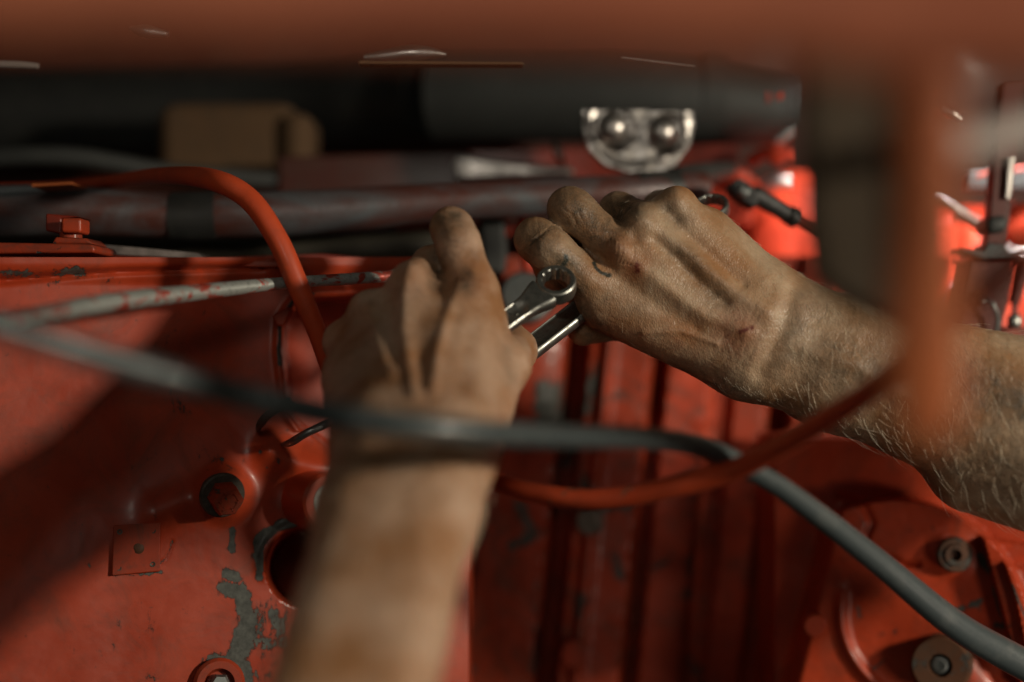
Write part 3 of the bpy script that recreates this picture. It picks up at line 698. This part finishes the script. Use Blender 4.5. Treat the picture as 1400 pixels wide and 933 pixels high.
ax = Vector((-.10, -.98, .05)).normalized(); p0 = P(1304, 758, .7655)
lathe('recessed_bolt', p0, ax, [(.0095, 0), (.0095, .003), (.0085, .0042), (.0062, .0042), (.0056, .0058), (.0032, .0058), (.0028, .002), (0, .002)], M['rust'], t, 28)
ax = Vector((-.35, -.92, .12)).normalized(); p0 = P(1289, 906, .770)
lathe('socket_boss', p0, ax, [(.0165, -.004), (.0155, .016), (.0142, .0185), (.0062, .0185), (.0054, .012), (0, .012)], M['rust'], t, 40)
lathe('socket_screw', p0+ax*.012, ax, [(.0046, 0), (.0044, .0045), (.0026, .005), (.0022, .002), (0, .002)], M['steel'], t, 24)
tube('boss_web', [(1306, 905, .775, 36), (1345, 960, .775, 46), (1380, 1030, .78, 52)], M['red_worn'], t, 28)
ax = Vector((-.1, -1, 0)).normalized(); p0 = P(1112, 852, .782)
lathe('cover_stud', p0, ax, [(.0066, 0), (.0064, .008), (.0054, .0092), (0, .0092)], M['red'], t, 28)
tube('casting_line', [(1384, 800, .772, .9), (1391, 820, .772, 1.2), (1398, 842, .772, .9)], M['alu'], t, 6)

# =================================================================== cables and hoses
o = tube('red_cable', [(-80, 262, .83, 8), (60, 258, .82, 8), (150, 248, .785, 9), (220, 240, .735, 11), (290, 246, .69, 15), (340, 272, .68, 15.5), (378, 325, .675, 15), (405, 385, .675, 15), (432, 450, .68, 13.5), (470, 540, .69, 13), (545, 615, .68, 13), (665, 656, .64, 13.5), (740, 676, .625, 14), (820, 683, .615, 14.5), (910, 668, .605, 15), (1010, 640, .59, 15.5), (1110, 585, .56, 16), (1200, 527, .51, 17), (1300, 440, .44, 18), (1420, 330, .38, 20)], M['red_cable'], None, 28, n=14)
tag(o, 'red paint-sprayed cable looping over the thick pipe and under both hands', 'cable')
o = tube('grey_hose', [(-160, 395, .40, 16.6), (-20, 440, .42, 17.4), (100, 478, .44, 19.9), (230, 515, .46, 20.8), (360, 548, .48, 20.3), (500, 575, .47, 19.9), (640, 590, .485, 17.4), (780, 597, .525, 16.6), (880, 600, .56, 15.8), (960, 612, .59, 15.4), (1040, 650, .61, 14.5), (1100, 690, .625, 15.4), (1200, 768, .65, 17.4), (1300, 850, .67, 19.9), (1380, 898, .685, 21.6), (1500, 960, .70, 23.2)], M['hose'], None, 32, n=14)
tag(o, 'long grey rubber hose crossing in front from the left edge to the lower right', 'hose')
o = tube('silver_tube', [(-120, 452, .53, 11), (0, 438, .56, 12), (60, 430, .58, 13), (150, 414, .61, 13.5), (260, 401, .645, 11.5), (380, 388, .68, 8.5), (470, 382, .70, 8), (560, 376, .72, 8)], M['thin'], None, 24, n=14)
tag(o, 'thin silver tube with chipped red paint running behind the left hand', 'pipe')
o = tube('grey_pipe', [(1190, 196, .34, 6), (1250, 200, .34, 20), (1310, 198, .36, 22), (1370, 184, .38, 22), (1460, 160, .42, 24)], M['dusty'], None, 28)
tag(o, 'blurred grey pipe crossing in front at the upper right edge', 'pipe')

# foreground beam and post
t = thing('chassis_beam', P(700, 0, .23), 'out of focus red chassis beam across the top of the picture', 'beam')
tube('beam_body', [(-700, -150, .25, 190), (0, -135, .25, 185), (700, -128, .25, 192), (1100, -112, .25, 200), (1250, -95, .25, 206), (2100, -90, .25, 215)], M['beam'], t, 64, flat=.3)
t = thing('foreground_post', P(1190, 350, .30), 'out of focus post with its shaded side painted dark and its lit side orange in front of the forearm', 'post')
prism('shaded_side', [(1100, 40), (1240, 40), (1240, 452), (1200, 440), (1150, 412), (1116, 385), (1104, 300)], .385, .40, M['umber'], t, .003)  # unlit face of the post, its shade put into the umber
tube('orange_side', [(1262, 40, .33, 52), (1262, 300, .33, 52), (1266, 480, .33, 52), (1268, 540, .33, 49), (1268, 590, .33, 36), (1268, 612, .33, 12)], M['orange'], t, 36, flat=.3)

# =================================================================== spanners
def spanner(label, centre, nrm_, direc, length, R_out, r_in, thick, wshaft, tshaft, recess_t0, lens, group, mark=None):
    d = Vector(direc).normalized(); n = Vector(nrm_); n = (n-d*n.dot(d)).normalized(); s = n.cross(d); c = Vector(centre)
    t = thing('spanner', c, label, 'spanner', group)
    # ring end: outer circle, twelve-point hole, rounded lips
    seg_ = 96; V, F = [], []
    def ro(k): return R_out
    def ri(k):
        a = (k/seg_*24) % 2; tri = abs(a-1); return r_in*(1+.13*tri)
    prof = [('i', 0, -.5), ('i', .0008, .42), ('i', .0012, .5), ('o', -.0009, .5), ('o', -.00025, .42), ('o', 0, .25), ('o', 0, -.25), ('o', -.00025, -.42), ('o', -.0009, -.5), ('i', .0012, -.5)]
    prof[0] = ('i', .0008, -.42)
    for kind, off, hh in prof:
        for k in range(seg_):
            a = 2*math.pi*k/seg_; r = (ri(k) if off < .001 or kind == 'o' else r_in*1.13) if kind == 'i' else ro(k)
            if kind == 'i' and off == .0008: r = ri(k)
            if kind == 'o': r = R_out+off
            V.append(c+n*(hh*thick)+(d*math.cos(a)+s*math.sin(a))*r)
    m_ = len(prof)
    for i in range(m_):
        for k in range(seg_):
            j = (i+1) % m_; F.append((i*seg_+k, i*seg_+(k+1) % seg_, j*seg_+(k+1) % seg_, j*seg_+k))
    fixn(mesh('ring_end', V, F, M['chrome'], t, True, sharp=28))
    # shaft: cross-sections along its length, with a recessed panel on both faces
    V, F = [], []; ns = 46; ss_ = [-1, -.92, -.8, -.70, -.60, -.3, 0, .3, .60, .70, .8, .92, 1]
    for i in range(ns+1):
        q = i/ns; x = R_out*.82+q*(length-R_out*.82); neck = math.exp(-(q*length/.009)**2)
        wd = wshaft/2*(1+.55*neck); th = tshaft/2*(1+.45*neck)
        top, bot = [], []
        for sv in ss_:
            rr = abs(sv)
            prof_h = th*math.sqrt(max(0, 1-max(0, (rr-.80)/.20)**2*.80)) if rr > .8 else th
            open_ = max(0, min(1, (q*length-recess_t0)/.004 - (rr*lens)))
            depth = .0013*(1 if rr < .60 else (0 if rr > .7 else .5))*min(1, open_)
            top.append((sv*wd, prof_h-depth)); bot.append((sv*wd, -prof_h+depth))
        for a_, b_ in top+bot[::-1]: V.append(c+d*x+s*a_+n*b_)
    L = 2*len(ss_)
    for i in range(ns):
        for k in range(L): F.append((i*L+k, i*L+(k+1) % L, (i+1)*L+(k+1) % L, (i+1)*L+k))
    F.append(tuple(range(L))); F.append(tuple(range(ns*L, (ns+1)*L)))
    fixn(mesh('shaft', V, F, M['chrome'], t, True, sharp=50))
    if mark:
        cu = bpy.data.curves.new('size_number', 'FONT'); cu.body = mark; cu.size = .0042; cu.extrude = .0002; cu.align_x = 'CENTER'; cu.align_y = 'CENTER'
        tmp = bpy.data.objects.new('tmp', cu); COL.objects.link(tmp); dg = bpy.context.evaluated_depsgraph_get()
        me = bpy.data.meshes.new_from_object(tmp.evaluated_get(dg)); bpy.data.objects.remove(tmp)
        me.name = 'size_number'; xd = -d; yd = n.cross(xd)
        Mx = Matrix((xd, yd, n)).transposed().to_4x4(); Mx.translation = c+d*(R_out+recess_t0+.0055)+n*(tshaft/2-.0010)
        me.transform(Mx); link('size_number', me, M['chrome'], t, False)
    return t
spanner('chrome spanner with its open ring end showing between the hands, held by the left hand', P(760, 390, .672), (.12, -.70, .70), (-.87, -.50, -.65), .056, .0097, .0062, .0082, .0108, .0052, .012, 1.2, 'chrome spanners', '12')
spanner('chrome spanner gripped in the right fist, its far ring peeking out over the knuckles', P(972, 286, .735), (-.30, -.70, .62), P(716, 484, .688)-P(972, 286, .735), .128, .0096, .0068, .0065, .0128, .0056, .012, .4, 'chrome spanners')

# =================================================================== the mechanic
person = thing('person', P(800, 600, .66), 'mechanic of whom only the two bare working hands and forearms show', 'person')
r_caps = dict(
    palm=[(J(922, 288, 4), J(1050, 430, 6), .0108, .0150), (J(880, 316, 1), J(1046, 448, 2), .0112, .0150), (J(850, 350, 0), J(1036, 470, 2), .0108, .0155), (J(815, 392, 5), J(1022, 492, 6), .0108, .0150),
          (J(832, 420, 10), J(1000, 486, 12), .0130, .0160), (J(930, 330, 14), J(1050, 450, 16), .0125, .014), (J(970, 320, 16), J(1060, 410, 14), .012, .014)],
    arm=[(J(1058, 436, 6), J(1140, 470, 4), .0205, .0215), (J(1036, 490, 6), J(1140, 520, 4), .0185, .0225), (J(1140, 470, 4), J(1560, 596, -20), .0215, .0355), (J(1140, 520, 4), J(1420, 628, -14), .0215, .0285)],
    muscle=[(J(1330, 640, -8), J(1600, 680, -50), .0215, .0360)],
    pinky=[(J(815, 390, 2), J(752, 342, -4), .0105, .0098), (J(752, 342, -4), J(733, 327, 3), .0098, .0096), (J(733, 328, 3), J(757, 372, 22), .0095, .008), (J(757, 372, 22), J(790, 400, 26), .008, .007)],
    ring=[(J(850, 347, 0), J(787, 290, 4), .0108, .0094), (J(787, 290, 4), J(777, 284, 8), .0094, .0096), (J(779, 286, 8), J(790, 330, 28), .0090, .008), (J(790, 330, 28), J(815, 360, 32), .008, .007)],
    middle=[(J(884, 308, 4), J(846, 290, 26), .0108, .0095), (J(846, 290, 26), J(830, 330, 42), .009, .008)],
    index=[(J(925, 285, 6), J(905, 288, 38), .0108, .0098), (J(905, 288, 38), J(880, 330, 50), .009, .008)],
    thumb=[(J(1000, 470, 20), J(880, 440, 32), .0150, .0110), (J(880, 440, 32), J(812, 440, 28), .0105, .0095), (J(812, 440, 28), J(796, 452, 22), .0095, .0078)])
g = [(.012, .012, r_caps['palm']), (.014, .016, r_caps['arm']), (.006, .009, r_caps['muscle'])]
for f in ('pinky', 'ring', 'middle', 'index'): g.append((.006, .0024, r_caps[f]))
g.append((.006, .005, r_caps['thumb']))
disp_r = [([(846, 338)], 14, 3.6), ([(874, 298)], 15, 2.6), ([(818, 352), (836, 368)], 9, -1.4), ([(868, 325)], 9, -1.2), ([(762, 338), (775, 352)], 12, .8), ([(924, 270)], 15, 1.5), ([(812, 385)], 16, .8),
          ([(856, 350), (905, 388), (960, 428), (1020, 455)], 11, 1.5), ([(885, 305), (940, 348), (1000, 395), (1050, 428)], 12, 1.7), ([(930, 280), (985, 325), (1045, 380)], 12, 1.0),
          ([(898, 328), (925, 352), (955, 384), (990, 414)], 10, -2.2), ([(912, 288), (936, 315), (975, 352), (1015, 388)], 9, -1.5), ([(850, 385), (900, 420), (950, 450)], 12, -1.2),
          ([(1086, 396), (1074, 440), (1056, 480), (1040, 510)], 13, -2.0), ([(880, 455), (930, 452), (980, 470)], 5, .8), ([(1100, 480), (1170, 500), (1260, 560)], 10, .9), ([(1120, 440), (1200, 480), (1290, 510)], 14, -.8)]
for k in range(7): disp_r.append(([(831+k*5, 318+k*2.2), (836+k*5.2, 330+k*1.6), (836+k*5, 344+k*1.2), (831+k*5, 356+k)], 1.5, -.42))
for k in range(6): disp_r.append(([(713+k*7, 344-k*6), (722+k*7, 334-k*6), (735+k*7, 327-k*5)], 1.4, -.3))
for k in range(6): disp_r.append(([(764+k*8, 292-k*5), (775+k*8, 300-k*6), (780+k*8, 312-k*5)], 1.4, -.26))
for k in range(7): disp_r.append(([(905+k*21, 480+k*4), (928+k*20+random.random()*9, 464+k*3), (962+k*17, 452+k*2+random.random()*9)], 1.8, -.10-.08*random.random()))
for k in range(6): disp_r.append(([(1030+k*9, 400+k*7), (1016+k*10-random.random()*9, 430+k*6+random.random()*9), (1000+k*8, 470+k*7)], 2.0, -.06-.08*random.random()))
for k in range(6): disp_r.append(([(862+k*5, 286+k*2), (872+k*5, 296+k*2), (880+k*5, 310+k*2)], 1.4, -.25))
paint_r = dict(dirt_shade=[([(735, 330)], 38, .75), ([(770, 360), (780, 400)], 26, .8), ([(785, 285), (815, 315)], 36, .72), ([(850, 290)], 34, .9), ([(795, 430), (830, 470)], 22, .75), ([(930, 345), (985, 410)], 16, .55), ([(1100, 430), (1070, 500)], 34, .4), ([(910, 280), (930, 300)], 14, .55), ([(830, 480), (900, 505), (1000, 535)], 22, .7), ([(1000, 540), (1250, 640)], 30, .6), ([(1150, 500), (1250, 560), (1400, 640)], 60, .55), ([(1330, 520), (1400, 560)], 40, .75), ([(800, 400), (860, 430)], 30, .3)],  # real dirt, plus shade painted over the forearm
    red=[([(840, 340)], 24, .35), ([(868, 366)], 16, .6), ([(1005, 455)], 32, .55), ([(930, 470)], 44, .22), ([(1100, 420)], 20, .2), ([(840, 440), (900, 470)], 30, .2)],
    mark=[([(770, 362), (774, 356), (773, 351)], 5, 1.0), ([(813, 359), (814, 366), (822, 373), (834, 377)], 3.6, 1.05), ([(787, 392), (793, 399)], 3, .62)],
    blood=[([(870, 361), (871, 370)], 5.5, .95), ([(1012, 455), (1022, 450), (1028, 448)], 4, .95), ([(1005, 439), (1012, 436)], 3, .55), ([(990, 462), (1006, 452)], 3, .5)])
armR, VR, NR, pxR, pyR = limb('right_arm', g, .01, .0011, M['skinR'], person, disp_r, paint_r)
l0 = -44
r_ = dict(
    palm=[(J(645, 400, l0+4), J(612, 590, l0-62), .0122, .0150), (J(563, 392, l0), J(585, 600, l0-64), .0110, .0150), (J(508, 432, l0+5), J(552, 600, l0-60), .0108, .0145), (J(472, 468, l0+12), J(522, 600, l0-54), .0098, .0130),
          (J(655, 450, l0+4), J(640, 560, l0-31), .0130, .0150), (J(478, 520, l0-11), J(520, 600, l0-52), .0112, .0120), (J(600, 430, l0+12), J(590, 560, l0-31), .013, .015), (J(520, 470, l0+16), J(540, 560, l0-29), .013, .015)],
    arm=[(J(560, 530, l0-22), J(545, 690, l0-96), .0185, .0180), (J(514, 550, l0-24), J(512, 650, l0-82), .0135, .0150), (J(630, 540, l0-24), J(606, 640, l0-80), .0150, .0160), (J(520, 600, l0-70), J(500, 700, l0-110), .0160, .0160), (J(622, 600, l0-70), J(588, 700, l0-110), .0158, .0160), (J(500, 700, l0-110), J(398, 1060, l0-208), .0160, .0150), (J(588, 700, l0-110), J(508, 1060, l0-208), .0158, .0150), (J(545, 700, l0-96), J(454, 1060, l0-194), .018, .018)],
    index=[(J(646, 396, l0+4), J(627, 335, l0+8), .0120, .0093), (J(627, 335, l0+8), J(617, 312, l0+16), .0093, .0090), (J(617, 312, l0+16), J(630, 330, l0+38), .0090, .0080)],
    middle=[(J(563, 388, l0+2), J(592, 366, l0+26), .0100, .0095), (J(592, 366, l0+26), J(600, 400, l0+44), .0092, .008)],
    ringf=[(J(508, 428, l0+6), J(520, 425, l0+38), .0105, .0095), (J(520, 425, l0+38), J(545, 460, l0+46), .009, .008)],
    pinky=[(J(472, 468, l0+12), J(480, 470, l0+42), .0098, .0088), (J(480, 470, l0+42), J(510, 500, l0+48), .0085, .0075)],
    thumb=[(J(640, 585, l0-44), J(690, 500, l0-8), .0136, .0102), (J(690, 500, l0-8), J(702, 480, l0+34), .0105, .0098), (J(702, 480, l0+34), J(690, 450, l0+50), .0095, .008)])
g = [(.012, .012, r_['palm']), (.016, .018, r_['arm'])]
for f in ('index', 'middle', 'ringf', 'pinky'): g.append((.006, .003, r_[f]))
g.append((.008, .008, r_['thumb']))
disp_l = [([(566, 374)], 14, 2.6), ([(504, 420)], 16, 1.2), ([(460, 448)], 18, .8), ([(636, 392)], 20, .8),
          ([(560, 372), (553, 405), (552, 450), (560, 500), (566, 540)], 9, 1.5), ([(628, 396), (612, 432), (598, 480), (592, 530)], 9, 1.8), ([(508, 425), (518, 465), (535, 510)], 10, .9),
          ([(596, 372), (584, 410), (576, 450), (574, 490)], 14, -1.5), ([(530, 400), (532, 450), (540, 490)], 12, -1.2), ([(652, 420), (640, 470), (632, 530)], 14, -.9),
          ([(500, 590)], 20, 1.2)]
for k in range(4): disp_l.append(([(598+k*2, 318+k*7), (616, 314+k*8), (634-k, 320+k*7)], 1.5, -.3))
paint_l = dict(dirt_shade=[([(604, 300), (625, 296)], 12, .85), ([(616, 315)], 24, .5), ([(600, 350), (596, 385)], 14, .75), ([(640, 375), (636, 396)], 13, .65), ([(650, 350)], 14, .3), ([(575, 400), (565, 460)], 20, .35), ([(500, 450), (480, 520)], 40, .32), ([(690, 480), (700, 520)], 10, .3), ([(560, 560)], 24, .3)],
    red=[([(640, 380)], 30, .22), ([(560, 385)], 26, .2), ([(600, 520)], 60, .1)],
    mark=[([(606, 298), (614, 300)], 3, .6), ([(636, 396), (638, 394)], 4, .62)], blood=[])
armL, VL, NL, pxL, pyL = limb('left_arm', g, .01, .0012, M['skinL'], person, disp_l, paint_l)

# fine hair as real strands
def hairs(name, parent, V, Nn, px, py, count, region, length, rad, dirw, seed, lift=.45):
    rs = np.random.RandomState(seed); ok = np.where(region(px, py) & (Nn[:, 1] < .25))[0]
    pr = region.prob(px[ok], py[ok]) if hasattr(region, 'prob') else np.ones(len(ok))
    sel = rs.choice(ok, count, p=pr/pr.sum()); VV, FF = [], []
    for i in sel:
        n = Nn[i].astype(float); L = length*(.3+1.25*rs.rand()**1.6); g_ = np.array(dirw, float)+rs.randn(3)*.28
        tdir = g_-n*g_.dot(n); tdir /= np.linalg.norm(tdir)+1e-9; side = np.cross(n, tdir); cv = rs.randn()*.35
        p = V[i]+n*-.0003; pts = []; m = 6
        for k in range(m):
            q = k/(m-1); dd = tdir*math.cos(lift*(1-q))+n*math.sin(lift*(1-q*1.15))+side*cv*q
            pts.append(p.copy()); p = p+dd/np.linalg.norm(dd)*L/(m-1)
        pts = np.array(pts); b0 = len(VV)
        a1 = n; a2 = side
        for k in range(m):
            r = rad*(1-.75*k/(m-1))
            for j in range(3):
                a = 2*math.pi*j/3; VV.append(pts[k]+r*(a1*math.cos(a)+a2*math.sin(a)))
        for k in range(m-1):
            for j in range(3):
                FF.append((b0+k*3+j, b0+k*3+(j+1) % 3, b0+(k+1)*3+(j+1) % 3, b0+(k+1)*3+j))
    o = mesh(name, VV, FF, M['hair'], parent); o['kind'] = 'stuff'; return o
class Reg:
    def __call__(s, x, y): return (x > 1075) & (x < 1500)
    def prob(s, x, y): return .25+ss(1090, 1150, x)*1.0+.6*np.exp(-(dpoly(x, y, [(1120, 470), (1200, 540), (1330, 560), (1390, 570)])/50)**2)
hairs('arm_hair', armR, VR, NR, pxR, pyR, 700, Reg(), .0095, .000085, (.35, -.25, -1), 3)
class Reg2:
    def __call__(s, x, y): return (x > 850) & (x < 1110)
    def prob(s, x, y): return .3+ss(940, 1100, x)
hairs('hand_hair', armR, VR, NR, pxR, pyR, 380, Reg2(), .0055, .00005, (.45, -.2, -1), 5, .3)

class Reg3:
    def __call__(s, x, y): return (y > 640) & (y < 1000)
hairs('arm_hair', armL, VL, NL, pxL, pyL, 320, Reg3(), .009, .00007, (.5, -.2, -.8), 8, .3)
